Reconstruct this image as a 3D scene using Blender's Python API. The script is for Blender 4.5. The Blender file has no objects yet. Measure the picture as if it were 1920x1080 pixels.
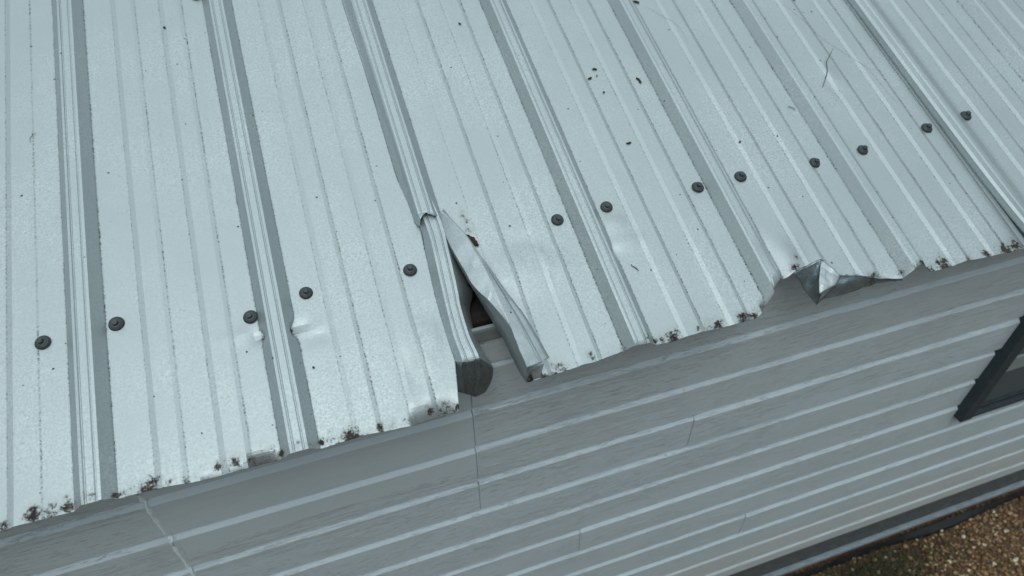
import bpy, bmesh, math, random
from mathutils import Vector, Matrix, noise
random.seed(7)
S = bpy.context.scene
COL = S.collection

# ------------------------------------------------------------------ measured places
# roof coordinates are (u along the eave, v up the slope, h above the sheet) in metres
CAM_LOC = [0.35092, -0.54429, 2.17586]
CAM_X = [0.948249, -0.317285, -0.012458]
CAM_Y = [0.227466, 0.651392, 0.723842]
CAM_Z = [-0.221549, -0.689216, 0.689853]
LENS = 24.728
AL = 0.343292
EAVE0 = [[-0.2288, -0.0021], [-0.0762, -0.0027], [-0.0504, -0.0022], [-0.0022, -0.0029], [0.0434, -0.0024], [0.0855, -0.003], [0.1263, -0.0069], [0.1573, -0.0083], [0.1903, -0.0083], [0.193, -0.0064], [0.2312, -0.009], [0.2757, -0.0092], [0.3005, -0.0082], [0.3269, -0.0076], [0.353, -0.0096], [0.393, -0.012], [0.4069, -0.011], [0.4505, -0.009]]
EAVE1 = [[0.5444, 0.0031], [0.5614, 0.0029], [0.5998, 0.0053], [0.6461, 0.0058], [0.683, 0.01], [0.7269, 0.006], [0.7591, 0.0053], [0.8079, 0.007], [0.8578, 0.0052], [0.8973, 0.0066], [0.9216, 0.0228], [0.9334, 0.0384], [0.9533, 0.0523], [0.9694, 0.0535], [0.9809, 0.0579], [0.9983, 0.0627], [1.035, 0.0682], [1.0485, 0.0364], [1.0738, 0.0298], [1.1076, 0.0152], [1.1417, 0.0053], [1.1756, 0.0153], [1.1924, 0.0138], [1.1928, 0.0042], [1.2322, 0.0034], [1.2592, 0.006], [1.3002, 0.0032], [1.3342, 0.0013], [1.354, 0.0012]]
GRIME = [[-0.0411, 0.004, 0.0119, 1], [-0.0246, 0.0039, 0.0146, 0.6], [-0.0063, 0.0057, 0.0098, 0.9], [-0.0735, -0.0006, 0.0084, 1], [0.0143, 0.0045, 0.0077, 0.5], [0.024, 0.0047, 0.0054, 0.7], [0.0448, 0.0016, 0.0055, 1], [0.0596, 0.0003, 0.0123, 0.5], [0.0799, 0.0005, 0.0124, 1], [0.0862, 0.005, 0.0078, 1], [0.1033, -0.0001, 0.0079, 0.6], [0.1209, -0.0021, 0.0068, 0.7], [0.1389, -0.0009, 0.0127, 0.4], [0.1576, 0.0034, 0.008, 0.7], [0.1758, 0.0026, 0.0128, 0.7], [0.1941, 0.0012, 0.0058, 0.8], [0.2122, -0.0028, 0.0189, 0.5], [0.2294, -0.0011, 0.0058, 1], [0.251, -0.0006, 0.0052, 0.8], [0.2646, -0.0033, 0.0059, 0.7], [0.2778, -0.0016, 0.0059, 0.9], [0.2919, -0.0023, 0.0133, 0.5], [0.3129, -0.0049, 0.0134, 1], [0.3335, -0.0074, 0.0085, 0.5], [0.3498, -0.003, 0.0067, 1], [0.364, -0.0057, 0.0105, 0.5], [0.3846, -0.0045, 0.0067, 0.7], [0.4156, 0.001, 0.0068, 1], [0.4366, -0.0036, 0.014, 0.7], [0.4495, -0.0029, 0.0062, 1], [0.5691, 0.0038, 0.0072, 1], [0.5498, 0.0062, 0.0058, 1], [0.5934, 0.0087, 0.0149, 0.7], [0.6391, 0.0181, 0.0067, 0.7], [0.6421, 0.0117, 0.0067, 0.6], [0.6624, 0.0076, 0.0152, 0.3], [0.6845, 0.0136, 0.0067, 0.6], [0.7235, 0.0151, 0.0082, 0.8], [0.7344, 0.0121, 0.0061, 0.9], [0.7617, 0.0112, 0.0127, 1], [0.7477, 0.0109, 0.0097, 0.7], [0.8018, 0.012, 0.007, 0.7], [0.833, 0.012, 0.01, 1], [0.8188, 0.0124, 0.013, 0.6], [0.8729, 0.0097, 0.0117, 1], [0.8912, 0.0117, 0.0087, 0.9], [0.9087, 0.0201, 0.0072, 0.8], [0.9588, 0.0591, 0.0057, 0.8], [0.9857, 0.0632, 0.009, 1], [0.9947, 0.0797, 0.0083, 0.6], [1.0752, 0.0322, 0.0059, 0.6], [1.1004, 0.019, 0.0109, 0.8], [1.1441, 0.015, 0.006, 0.8], [1.1804, 0.0151, 0.0094, 1], [1.1944, 0.0066, 0.0078, 1], [1.2205, 0.0113, 0.0146, 1], [1.2665, 0.009, 0.007, 0.8], [1.2998, 0.0082, 0.0088, 1], [1.3377, 0.0074, 0.0133, 1], [1.3591, 0.0079, 0.0134, 1], [0.7304, 0.1595, 0.0049, 1], [0.2296, 0.1548, 0.0049, 0.9], [0.2749, 0.1526, 0.0056, 1], [0.5348, 0.2785, 0.0064, 0.7], [0.5356, 0.2639, 0.0063, 0.7], [0.5363, 0.2495, 0.0062, 0.8]]
SCREWS = [[-0.0274, 0.2193], [0.059, 0.2225], [0.2211, 0.1888], [0.2961, 0.2055], [0.4391, 0.2046], [0.6686, 0.2322], [0.7491, 0.2356], [0.9037, 0.235], [0.9807, 0.2373], [1.1159, 0.2328], [1.2114, 0.237], [1.3512, 0.252], [1.4392, 0.2596], [0.2217, 0.805]]
UNDER = [[[0.4699, 0.272, 0], [0.4775, 0.2672, 0.01], [0.4995, 0.2673, 0.01], [0.5064, 0.2682, -0.02]], [[0.467, 0.224, 0], [0.4764, 0.2182, 0.013], [0.4965, 0.213, 0.013], [0.5155, 0.2291, -0.034]], [[0.4635, 0.1695, 0], [0.473, 0.1685, 0.013], [0.4923, 0.154, 0.013], [0.5227, 0.175, -0.036]], [[0.4621, 0.1277, 0], [0.4706, 0.1267, 0.014], [0.4891, 0.1263, 0.013], [0.5078, 0.1373, -0.036]], [[0.4628, 0.0788, 0.0], [0.469, 0.0863, 0.015], [0.4887, 0.0813, 0.014], [0.5052, 0.0886, -0.034]], [[0.4638, 0.0612, 0.0], [0.4706, 0.0535, 0.014], [0.4925, 0.0514, 0.012], [0.5127, 0.0504, -0.03]], [[0.4614, 0.0519, -0.01], [0.4686, 0.0451, 0.002], [0.4915, 0.041, 0.0], [0.5119, 0.0394, -0.034]], [[0.4615, 0.0425, -0.03], [0.4676, 0.0338, -0.02], [0.488, 0.0273, -0.022], [0.5073, 0.0317, -0.044]], [[0.4601, 0.033, -0.048], [0.4689, 0.0252, -0.042], [0.4824, 0.0169, -0.045], [0.4978, 0.0233, -0.055]]]
FLAP = [[[0.4991, 0.2836, 0.0], [0.4997, 0.2799, 0.008], [0.5031, 0.2778, 0.014], [0.5053, 0.2801, 0.014], [0.5085, 0.2858, 0.01]], [[0.4995, 0.2551, 0.0], [0.5, 0.2513, 0.01], [0.5131, 0.2594, 0.018], [0.5155, 0.257, 0.018], [0.518, 0.2595, 0.009]], [[0.5029, 0.2183, 0.0], [0.5033, 0.2124, 0.014], [0.5245, 0.2281, 0.022], [0.5269, 0.2254, 0.021], [0.5267, 0.2341, 0.009]], [[0.509, 0.1872, 0.0], [0.5092, 0.1794, 0.018], [0.5303, 0.1952, 0.025], [0.5346, 0.1935, 0.023], [0.5353, 0.2066, 0.01]], [[0.5147, 0.1585, 0.0], [0.5143, 0.1475, 0.022], [0.5343, 0.1702, 0.027], [0.5399, 0.163, 0.025], [0.5437, 0.1753, 0.014]], [[0.5248, 0.1124, 0.0], [0.5297, 0.1103, 0.028], [0.5381, 0.126, 0.03], [0.5469, 0.1197, 0.028], [0.5542, 0.1268, 0.022]], [[0.5335, 0.0738, 0.0], [0.5411, 0.0701, 0.033], [0.5412, 0.0728, 0.034], [0.5541, 0.0731, 0.031], [0.5661, 0.0852, 0.026]], [[0.5389, 0.0317, 0.0], [0.5419, 0.0355, 0.037], [0.5425, 0.0374, 0.0375], [0.5578, 0.0386, 0.034], [0.5722, 0.0505, 0.028]], [[0.5444, 0.0031, 0.0], [0.5434, 0.0098, 0.038], [0.5442, 0.0101, 0.0385], [0.5616, 0.0131, 0.034], [0.5778, 0.0191, 0.027]]]
CORNER = [[[0.5457, 0.0031, 0.001], [0.5602, 0.0048, 0.002], [0.568, 0.0053, 0.001]], [[0.5498, 0.0107, 0.012], [0.5586, 0.0106, 0.012], [0.5688, 0.0124, 0.002]], [[0.554, 0.0117, 0.022], [0.565, 0.0156, 0.016], [0.5747, 0.0213, 0.003]]]
TEARDARK = [[[0.9809, 0.0579, 0.0], [0.9975, 0.0623, 0.001], [1.015, 0.0647, 0.002], [1.0319, 0.0667, 0.004]], [[0.9988, 0.0458, -0.022], [1.0084, 0.0503, -0.016], [1.0179, 0.0524, -0.009], [1.0252, 0.0504, -0.004]], [[1.0104, 0.0313, -0.034], [1.0142, 0.0337, -0.028], [1.0194, 0.0357, -0.022], [1.0249, 0.0377, -0.018]], [[1.0245, 0.0171, -0.05], [1.027, 0.0195, -0.045], [1.0278, 0.0218, -0.039], [1.0288, 0.0249, -0.031]]]
TEARLIGHT = [[[1.0274, 0.0633, 0.0085], [1.0323, 0.0555, 0.01], [1.0364, 0.0451, 0.01], [1.0424, 0.0326, 0.008]], [[1.0153, 0.0475, 0.009], [1.0203, 0.0416, 0.0105], [1.0275, 0.0345, 0.01], [1.0337, 0.0251, 0.009]], [[1.0044, 0.0307, 0.008], [1.0108, 0.0279, 0.01], [1.0187, 0.0252, 0.0095], [1.0268, 0.0202, 0.008]], [[0.9989, 0.0147, 0.005], [1.0031, 0.0162, 0.007], [1.0125, 0.0182, 0.007], [1.0235, 0.0203, 0.006]]]
CURL1 = [[[1.0459, 0.0352, 0.0], [1.0527, 0.0372, 0.0], [1.0633, 0.0338, 0.001], [1.0739, 0.031, 0.001], [1.0883, 0.0235, 0.001], [1.1073, 0.0157, 0.001], [1.1248, 0.0101, 0.001], [1.1419, 0.0066, 0.001]], [[1.0345, 0.0249, -0.013], [1.0454, 0.0276, -0.013], [1.0587, 0.0249, -0.011], [1.0757, 0.0226, -0.01], [1.0928, 0.0198, -0.008], [1.1114, 0.0148, -0.006], [1.1292, 0.0105, -0.005], [1.1444, 0.0057, -0.002]], [[1.0221, 0.0166, -0.046], [1.0326, 0.0199, -0.036], [1.0467, 0.0164, -0.031], [1.0804, 0.0159, -0.024], [1.0979, 0.0146, -0.018], [1.1141, 0.0127, -0.012], [1.1303, 0.009, -0.008], [1.1478, 0.0052, -0.006]]]
DEB = {"leaf_a": [0.832, 0.5031], "leaf_b": [0.8166, 0.4855], "leaf_c": [0.8969, 0.4629], "leaf_d": [0.8297, 0.3419], "leaf_e": [0.8286, 0.4514], "leaf_f": [1.0103, 0.3004], "leaf_g": [0.6368, 0.6516], "leaf_h": [0.967, 0.6416], "leaf_i": [0.1649, 0.7403], "leaf_j": [0.5342, 0.2314], "twig": [1.242, 0.4149], "worm": [0.751, 0.1265], "needle": [1.1349, 0.3474], "hair1": [1.3483, 0.4182], "leaf_k": [0.2862, 0.0969], "leaf_l": [0.8304, 0.4886], "leaf_m": [0.5341, 0.27], "leaf_n": [-0.0345, 0.5578], "leaf_o": [1.2718, 0.588]}
DENTP = {"l": [0.2313, 0.1567], "r": [0.2716, 0.1535], "big": [0.5902, 0.1712], "p": [0.7304, 0.1595], "q": [0.6334, 0.2154]}

EZ = 1.45          # height of the eave line above the ground

# ------------------------------------------------------------------ camera
cd = bpy.data.cameras.new('camera'); cam = bpy.data.objects.new('camera', cd); COL.objects.link(cam)
m = Matrix((CAM_X, CAM_Y, CAM_Z)).transposed().to_4x4(); m.translation = Vector(CAM_LOC)
cam.matrix_world = m
cd.sensor_width = 36; cd.lens = LENS; cd.clip_start = .02; cd.clip_end = 500
cd.dof.use_dof = True; cd.dof.focus_distance = .98; cd.dof.aperture_fstop = 5.2
S.camera = cam

# ------------------------------------------------------------------ sky: overcast daylight
W = bpy.data.worlds.new("World"); S.world = W; W.use_nodes = True
wn = W.node_tree.nodes; wl = W.node_tree.links; wn.clear()
SUN_EL, SUN_ROT = math.radians(62), math.radians(200)
sky = wn.new('ShaderNodeTexSky'); sky.sky_type = 'NISHITA'; sky.sun_disc = False
sky.sun_elevation = SUN_EL; sky.sun_rotation = SUN_ROT; sky.dust_density = 3; sky.air_density = 1
tc = wn.new('ShaderNodeTexCoord'); sx = wn.new('ShaderNodeSeparateXYZ')
wl.new(tc.outputs['Generated'], sx.inputs[0])
cr = wn.new('ShaderNodeValToRGB'); cr.color_ramp.interpolation = 'EASE'     # cloud cover: brightest overhead
e = cr.color_ramp.elements; e[0].position = 0; e[0].color = (.10,.11,.11,1); e[1].position = .97; e[1].color = (1,1,1,1)
x = e.new(.35); x.color = (.19,.20,.21,1); x = e.new(.7); x.color = (.62,.64,.65,1)
wl.new(sx.outputs['Z'], cr.inputs[0])
hs = wn.new('ShaderNodeHueSaturation'); hs.inputs['Saturation'].default_value = .25
wl.new(sky.outputs[0], hs.inputs['Color'])
mm = wn.new('ShaderNodeMixRGB'); mm.blend_type = 'MIX'; mm.inputs[0].default_value = .75
mm.inputs[2].default_value = (9.4,10.6,10.9,1)
wl.new(hs.outputs[0], mm.inputs[1])
mu = wn.new('ShaderNodeMixRGB'); mu.blend_type = 'MULTIPLY'; mu.inputs[0].default_value = 1
wl.new(mm.outputs[0], mu.inputs[1]); wl.new(cr.outputs[0], mu.inputs[2])
bg = wn.new('ShaderNodeBackground'); bg.inputs['Strength'].default_value = .13
wl.new(mu.outputs[0], bg.inputs['Color'])
wo = wn.new('ShaderNodeOutputWorld'); wl.new(bg.outputs[0], wo.inputs['Surface'])

ld = bpy.data.lights.new('sun', 'SUN'); ld.energy = .6; ld.angle = math.radians(25); ld.color = (1,.98,.95)
sun = bpy.data.objects.new('sun', ld); COL.objects.link(sun)
# same direction as the sky's sun: azimuth measured clockwise from +Y
d = Vector((math.sin(SUN_ROT)*math.cos(SUN_EL), math.cos(SUN_ROT)*math.cos(SUN_EL), math.sin(SUN_EL)))
sun.rotation_euler = d.to_track_quat('Z', 'Y').to_euler()

S.view_settings.view_transform = 'Standard'; S.view_settings.look = 'None'
S.view_settings.exposure = 0.0; S.view_settings.gamma = 1

# ------------------------------------------------------------------ helpers
CA, SA = math.cos(AL), math.sin(AL)
def rp(u, v, h=0):
    return Vector((u, v*CA - h*SA, EZ + v*SA + h*CA))
RN = Vector((0, -SA, CA)); RV = Vector((0, CA, SA)); RU = Vector((1, 0, 0))
def lerp(a, b, t): return a + (b-a)*t
def sstep(t):
    t = max(0, min(1, t)); return t*t*(3-2*t)
def interp(tab, x):
    if x <= tab[0][0]: return tab[0][1]
    for (a, fa), (b, fb) in zip(tab, tab[1:]):
        if x <= b: return lerp(fa, fb, (x-a)/(b-a+1e-9))
    return tab[-1][1]
def link_mesh(name, verts, faces, mats, parent=None, smooth=None, fmat=None, attrs=None):
    me = bpy.data.meshes.new(name); me.from_pydata([tuple(v) for v in verts], [], faces)
    for mt in (mats if isinstance(mats, (list, tuple)) else [mats]): me.materials.append(mt)
    if fmat: me.polygons.foreach_set('material_index', fmat)
    me.validate(); me.update()
    if attrs:
        for k, vals in attrs.items():
            a = me.attributes.new(k, 'FLOAT', 'POINT'); a.data.foreach_set('value', vals)
    if smooth is not None:
        me.polygons.foreach_set('use_smooth', [True]*len(me.polygons))
        me.set_sharp_from_angle(angle=math.radians(smooth))
    o = bpy.data.objects.new(name, me); COL.objects.link(o)
    if parent: o.parent = parent
    return o
def tag(o, label=None, cat=None, group=None, kind=None):
    if label: o['label'] = label
    if cat: o['category'] = cat
    if group: o['group'] = group
    if kind: o['kind'] = kind
    return o
class MB:
    def __init__(s): s.v = []; s.f = []; s.m = []
    def box(s, x0, x1, y0, y1, z0, z1, mi=0):
        n = len(s.v)
        s.v += [Vector((x, y, z)) for z in (z0, z1) for y in (y0, y1) for x in (x0, x1)]
        for q in ((0,2,3,1),(4,5,7,6),(0,1,5,4),(2,6,7,3),(0,4,6,2),(1,3,7,5)):
            s.f.append([n+i for i in q]); s.m.append(mi)
    def build(s, name, mats, parent=None, smooth=None, bevel=0):
        o = link_mesh(name, s.v, s.f, mats, parent, smooth, s.m)
        if bevel:
            b = o.modifiers.new('b', 'BEVEL'); b.width = bevel; b.segments = 2; b.limit_method = 'ANGLE'
        return o

# ------------------------------------------------------------------ materials
def new_mat(name):
    mt = bpy.data.materials.new(name); mt.use_nodes = True
    nt = mt.node_tree; nt.nodes.clear()
    out = nt.nodes.new('ShaderNodeOutputMaterial'); b = nt.nodes.new('ShaderNodeBsdfPrincipled')
    nt.links.new(b.outputs[0], out.inputs['Surface'])
    return mt, nt, b
class NT:
    def __init__(s, nt): s.nt = nt
    def n(s, t, **kw):
        nd = s.nt.nodes.new(t)
        for k, v in kw.items(): setattr(nd, k, v)
        return nd
    def l(s, a, b): s.nt.links.new(a, b)
    def coord(s, scale=(1,1,1)):
        t = s.n('ShaderNodeTexCoord'); mp = s.n('ShaderNodeMapping'); mp.inputs['Scale'].default_value = scale
        s.l(t.outputs['Object'], mp.inputs[0]); return mp.outputs[0]
    def noise(s, vec, scale, detail=3, rough=.55):
        x = s.n('ShaderNodeTexNoise'); x.inputs['Scale'].default_value = scale
        x.inputs['Detail'].default_value = detail; x.inputs['Roughness'].default_value = rough
        s.l(vec, x.inputs['Vector']); return x.outputs['Fac']
    def ramp(s, fac, p0, p1, c0=(0,0,0,1), c1=(1,1,1,1)):
        r = s.n('ShaderNodeValToRGB'); e = r.color_ramp.elements
        e[0].position = p0; e[0].color = c0; e[1].position = p1; e[1].color = c1
        s.l(fac, r.inputs[0]); return r.outputs[0]
    def math(s, op, a, b=None, clamp=False):
        x = s.n('ShaderNodeMath', operation=op); x.use_clamp = clamp
        for i, q in enumerate((a, b)):
            if q is None: continue
            if isinstance(q, (int, float)): x.inputs[i].default_value = q
            else: s.l(q, x.inputs[i])
        return x.outputs[0]
    def mix(s, fac, a, b, mode='MIX'):
        x = s.n('ShaderNodeMixRGB', blend_type=mode)
        for i, q in enumerate((fac, a, b)):
            if isinstance(q, (int, float)): x.inputs[i].default_value = q
            elif isinstance(q, tuple): x.inputs[i].default_value = q if len(q) == 4 else (*q, 1)
            else: s.l(q, x.inputs[i])
        return x.outputs[0]
    def bump(s, h, strength, dist, prev=None):
        x = s.n('ShaderNodeBump'); x.inputs['Strength'].default_value = strength; x.inputs['Distance'].default_value = dist
        s.l(h, x.inputs['Height'])
        if prev: s.l(prev, x.inputs['Normal'])
        return x.outputs[0]
    def attr(s, name):
        a = s.n('ShaderNodeAttribute'); a.attribute_name = name; return a.outputs['Fac']

ROOF_C = (.50,.572,.588)
def roof_metal():
    mt, nt, b = new_mat('painted_galvalume'); N = NT(nt)
    c = N.coord()
    g1 = N.noise(c, 340, 3, .75); g2 = N.noise(c, 240, 2, .6); g3 = N.noise(c, 5, 4, .6)
    sl = N.noise(N.coord((14, 1.2, 1.2)), 3, 4, .6)
    base = N.mix(N.ramp(g1, .32, .68), tuple(x*.76 for x in ROOF_C), tuple(min(1, x*1.20) for x in ROOF_C))
    base = N.mix(N.ramp(g3, .35, .7), base, tuple(x*.92 for x in ROOF_C), 'MIX')
    nt.nodes[-1].inputs[0].default_value = 0
    base = N.mix(N.math('MULTIPLY', N.ramp(g3, .4, .68), .45), base, (ROOF_C[0]*.86, ROOF_C[1]*.88, ROOF_C[2]*.90))
    base = N.mix(N.math('MULTIPLY', N.ramp(sl, .48, .72), .55), base, (ROOF_C[0]*.88, ROOF_C[1]*.9, ROOF_C[2]*.9))
    # faint scuffed grey flecks everywhere
    fl = N.ramp(N.noise(c, 190, 3, .7), .63, .70)
    flm = N.ramp(N.noise(c, 18, 3, .6), .45, .62)
    base = N.mix(N.math('MULTIPLY', N.math('MULTIPLY', fl, flm), .5), base, (.28,.32,.32))
    # sparse dark specks of dirt
    vo = N.n('ShaderNodeTexVoronoi'); vo.inputs['Scale'].default_value = 62; N.l(c, vo.inputs['Vector'])
    sc = N.n('ShaderNodeSeparateColor'); N.l(vo.outputs['Color'], sc.inputs[0])
    rad = N.math('MULTIPLY', N.ramp(sc.outputs[0], .72, 1.0), .115)
    spot = N.math('LESS_THAN', N.math('ADD', vo.outputs['Distance'], N.math('MULTIPLY', N.math('SUBTRACT', g2, .5), .10)), rad)
    base = N.mix(N.math('MULTIPLY', spot, .9), base, (.05,.05,.045))
    # dirt that collects along the creases
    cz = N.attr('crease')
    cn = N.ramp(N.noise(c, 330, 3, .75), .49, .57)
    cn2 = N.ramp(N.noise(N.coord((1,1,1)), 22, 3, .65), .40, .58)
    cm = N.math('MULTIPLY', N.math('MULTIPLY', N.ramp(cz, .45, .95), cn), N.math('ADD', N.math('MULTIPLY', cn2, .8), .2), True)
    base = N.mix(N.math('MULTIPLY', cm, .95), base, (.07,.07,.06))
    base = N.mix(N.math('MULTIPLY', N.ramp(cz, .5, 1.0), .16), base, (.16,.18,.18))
    # mould and rust at the eave
    ga = N.attr('grime')
    gn = N.math('ADD', N.math('MULTIPLY', N.noise(c, 150, 5, .75), .75), N.math('MULTIPLY', g1, .35))
    gv = N.math('SUBTRACT', N.math('ADD', ga, N.math('MULTIPLY', N.math('SUBTRACT', gn, .55), 2.9)), .49)
    gm = N.math('MULTIPLY', N.ramp(gv, .0, .34), N.ramp(ga, .04, .2))
    gcol = N.mix(N.ramp(N.noise(c, 90, 3, .6), .35, .65), (.014,.012,.010), (.055,.040,.032))
    base = N.mix(N.math('MULTIPLY', N.math('MULTIPLY', N.ramp(ga, .08, .8), N.ramp(gn, .35, .65)), .45), base, (.20,.20,.185))
    base = N.mix(gm, base, gcol)
    N.l(base, b.inputs['Base Color'])
    dirt = N.math('ADD', gm, spot, True)
    N.l(N.math('MULTIPLY', N.math('SUBTRACT', 1, dirt, True), .70), b.inputs['Metallic'])
    N.l(N.math('ADD', N.math('MULTIPLY', dirt, .4), N.math('ADD', N.math('MULTIPLY', g2, .14), .42)), b.inputs['Roughness'])
    bn = N.bump(g1, .30, .0008)
    bn = N.bump(N.noise(N.coord((1,.35,.35)), 26, 3, .5), .25, .0012, bn)
    N.l(bn, b.inputs['Normal'])
    return mt
def wall_paint():
    mt, nt, b = new_mat('weathered_siding_paint'); N = NT(nt)
    c = N.coord(); cs = N.coord((1, 6, 9))
    t = N.n('ShaderNodeTexCoord'); sp = N.n('ShaderNodeSeparateXYZ'); N.l(t.outputs['Object'], sp.inputs[0])
    X, Z = sp.outputs['X'], sp.outputs['Z']
    st = N.noise(cs, 22, 5, .65)
    base = N.mix(N.ramp(st, .3, .7), (.555,.675,.735), (.615,.735,.79))
    big = N.noise(N.coord((.6,1,3)), 3.2, 3, .6)
    base = N.mix(N.math('MULTIPLY', N.ramp(big, .35, .7), .5), base, (.54,.635,.675))
    # the lowest courses are a creamier paint
    mr = N.n('ShaderNodeMapRange'); N.l(Z, mr.inputs['Value'])
    mr.inputs['From Min'].default_value = .45; mr.inputs['From Max'].default_value = .33
    base = N.mix(N.math('MULTIPLY', mr.outputs[0], .5), base, (.60,.62,.60))
    # boards that have been brushed and peel, against smooth ones
    inz = N.math('MULTIPLY', N.math('GREATER_THAN', X, .02), N.math('LESS_THAN', X, .493))
    inz = N.math('MULTIPLY', inz, N.math('GREATER_THAN', Z, 1.13))
    rough_zone = N.math('SUBTRACT', 1, inz)
    zz = N.math('MULTIPLY', rough_zone, N.math('ADD', .35, N.ramp(N.noise(N.coord((1,1,4)), 3.0, 2, .5), .38, .6)), True)
    pe = N.noise(N.coord((.8, 5, 7)), 36, 5, .72)
    pm = N.math('MULTIPLY', N.ramp(pe, .585, .615), zz)
    pm2 = N.math('MULTIPLY', N.ramp(N.noise(N.coord((.6,6,9)), 17, 6, .78), .52, .62), N.ramp(N.noise(N.coord((.8,1,2)), 5, 3, .6), .42, .56))
    pm2 = N.math('MULTIPLY', pm2, rough_zone)
    base = N.mix(N.math('MULTIPLY', pm, .5), base, (.78,.88,.91))
    base = N.mix(N.math('MULTIPLY', pm2, .7), base, (.80,.90,.93))
    ck = N.math('MULTIPLY', N.ramp(N.noise(N.coord((1,6,9)), 36, 4, .7), .685, .71), zz)
    base = N.mix(N.math('MULTIPLY', ck, .22), base, (.15,.16,.16))
    # small chips
    vo = N.n('ShaderNodeTexVoronoi'); vo.inputs['Scale'].default_value = 17; N.l(N.coord((1,1,2.2)), vo.inputs['Vector'])
    sc = N.n('ShaderNodeSeparateColor'); N.l(vo.outputs['Color'], sc.inputs[0])
    spot = N.math('LESS_THAN', N.math('ADD', vo.outputs['Distance'], N.math('MULTIPLY', pe, .06)), N.math('MULTIPLY', N.ramp(sc.outputs[0], .75, 1), .10))
    scol = N.mix(N.math('GREATER_THAN', sc.outputs[1], .5), (.06,.06,.06), (.62,.66,.67))
    base = N.mix(N.math('MULTIPLY', spot, .75), base, scol)
    N.l(base, b.inputs['Base Color'])
    N.l(N.math('ADD', N.math('MULTIPLY', st, .25), .38), b.inputs['Roughness'])
    bn = N.bump(N.noise(N.coord((1,7,10)), 75, 4, .7), .35, .0010)
    bn = N.bump(N.math('MULTIPLY', N.math('ADD', pm, pm2), 1), .8, .0009, bn)
    bn = N.bump(N.math('MULTIPLY', N.noise(N.coord((.7, 6, 8)), 40, 5, .72), zz), .4, .0017, bn)
    bn = N.bump(N.noise(N.coord((1,1,1)), 4, 2, .5), .3, .008, bn)
    N.l(bn, b.inputs['Normal'])
    return mt
def simple(name, col, rough=.6, metal=0, nscale=40, amp=.25, bump=.3, bdist=.001, stretch=(1,1,1)):
    mt, nt, b = new_mat(name); N = NT(nt)
    nz = N.noise(N.coord(stretch), nscale, 4, .65)
    base = N.mix(N.ramp(nz, .3, .7), tuple(x*(1-amp) for x in col), tuple(min(1, x*(1+amp)) for x in col))
    N.l(base, b.inputs['Base Color']); b.inputs['Metallic'].default_value = metal
    N.l(N.math('ADD', N.math('MULTIPLY', nz, .2), rough-.1), b.inputs['Roughness'])
    N.l(N.bump(nz, bump, bdist), b.inputs['Normal'])
    return mt
M = {}
M['roof'] = roof_metal()
def shaded_sheet(name='shaded_sheet_dark', k=1.25, met=.85):  # darker copy of the sheet metal, with shade put into its colour
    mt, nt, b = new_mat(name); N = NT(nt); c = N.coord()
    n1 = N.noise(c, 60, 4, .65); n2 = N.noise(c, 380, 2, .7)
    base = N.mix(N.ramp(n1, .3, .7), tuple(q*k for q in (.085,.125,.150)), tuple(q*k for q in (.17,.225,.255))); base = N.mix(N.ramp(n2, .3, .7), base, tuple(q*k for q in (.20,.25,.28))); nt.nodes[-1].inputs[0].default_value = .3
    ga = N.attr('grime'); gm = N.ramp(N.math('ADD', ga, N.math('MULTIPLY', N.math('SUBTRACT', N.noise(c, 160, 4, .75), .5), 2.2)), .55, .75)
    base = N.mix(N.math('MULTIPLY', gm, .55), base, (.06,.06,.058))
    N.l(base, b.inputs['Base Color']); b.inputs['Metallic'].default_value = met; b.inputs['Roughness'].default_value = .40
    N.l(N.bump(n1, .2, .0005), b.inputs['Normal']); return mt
M['shaded_sheet'] = shaded_sheet(); M['shaded_mid'] = shaded_sheet('shaded_sheet_mid', 1.65, .72)  # painted shade tones: dark for the rib tab, mid for torn corner and rolled lip
M['wall'] = wall_paint()
M['screw'] = simple('screw_paint', (.045,.06,.066), .48, 0, 500, .25, .2, .0004)
M['rubber'] = simple('washer_rubber', (.03,.036,.042), .6, 0, 400, .3, .3, .0004)
M['wood'] = simple('old_brown_timber', (.026,.021,.019), .85, 0, 12, .5, .5, .002, (1,8,8))
M['trim'] = simple('grey_trim', (.27,.32,.33), .5, 0, 30, .12, .3, .001)
M['frame'] = simple('slate_window_frame', (.034,.051,.064), .6, 0, 60, .2, .2, .0006)
M['sash'] = simple('slate_sash', (.035,.047,.055), .5, 0, 60, .2, .2, .0006)
M['frieze'] = simple('grey_frieze', (.20,.23,.24), .6, 0, 30, .15, .2, .001, (1,4,4))
M['found'] = simple('dark_footing', (.10,.11,.115), .85, 0, 30, .4, .5, .003, (1,4,4))
M['ledge'] = simple('pale_ledge', (.24,.29,.33), .6, 0, 30, .25, .3, .001, (1,3,3))
M['black'] = simple('black_edging', (.012,.014,.016), .6, 0, 25, .5, .5, .004)
M['leaf'] = simple('dead_leaf', (.040,.022,.012), .75, 0, 300, .6, .8, .001)
M['rust'] = simple('rust_leaf', (.045,.022,.012), .85, 0, 260, .8, 1, .002)
M['hair'] = simple('fibre', (.06,.06,.055), .7, 0, 300, .3, .2, .0003)
M['caulk'] = simple('caulk', (.78,.90,.94), .6, 0, 90, .1, .3, .001)
M['soil'] = simple('soil', (.07,.045,.03), .95, 0, 30, .5, 1, .01)
M['blade'] = simple('grass_blade', (.065,.072,.036), .7, 0, 20, .5, .1, .001)

# ------------------------------------------------------------------ the house
house = bpy.data.objects.new('house', None); COL.objects.link(house); house.location = (.5, .1, 0)
HOUSE_INV = Matrix.Translation((-.5, -.1, 0))
def part(o):
    o.parent = house; o.matrix_parent_inverse = HOUSE_INV; return o
tag(house, 'grey lap-sided building with a torn pale corrugated metal roof', 'house')

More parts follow.
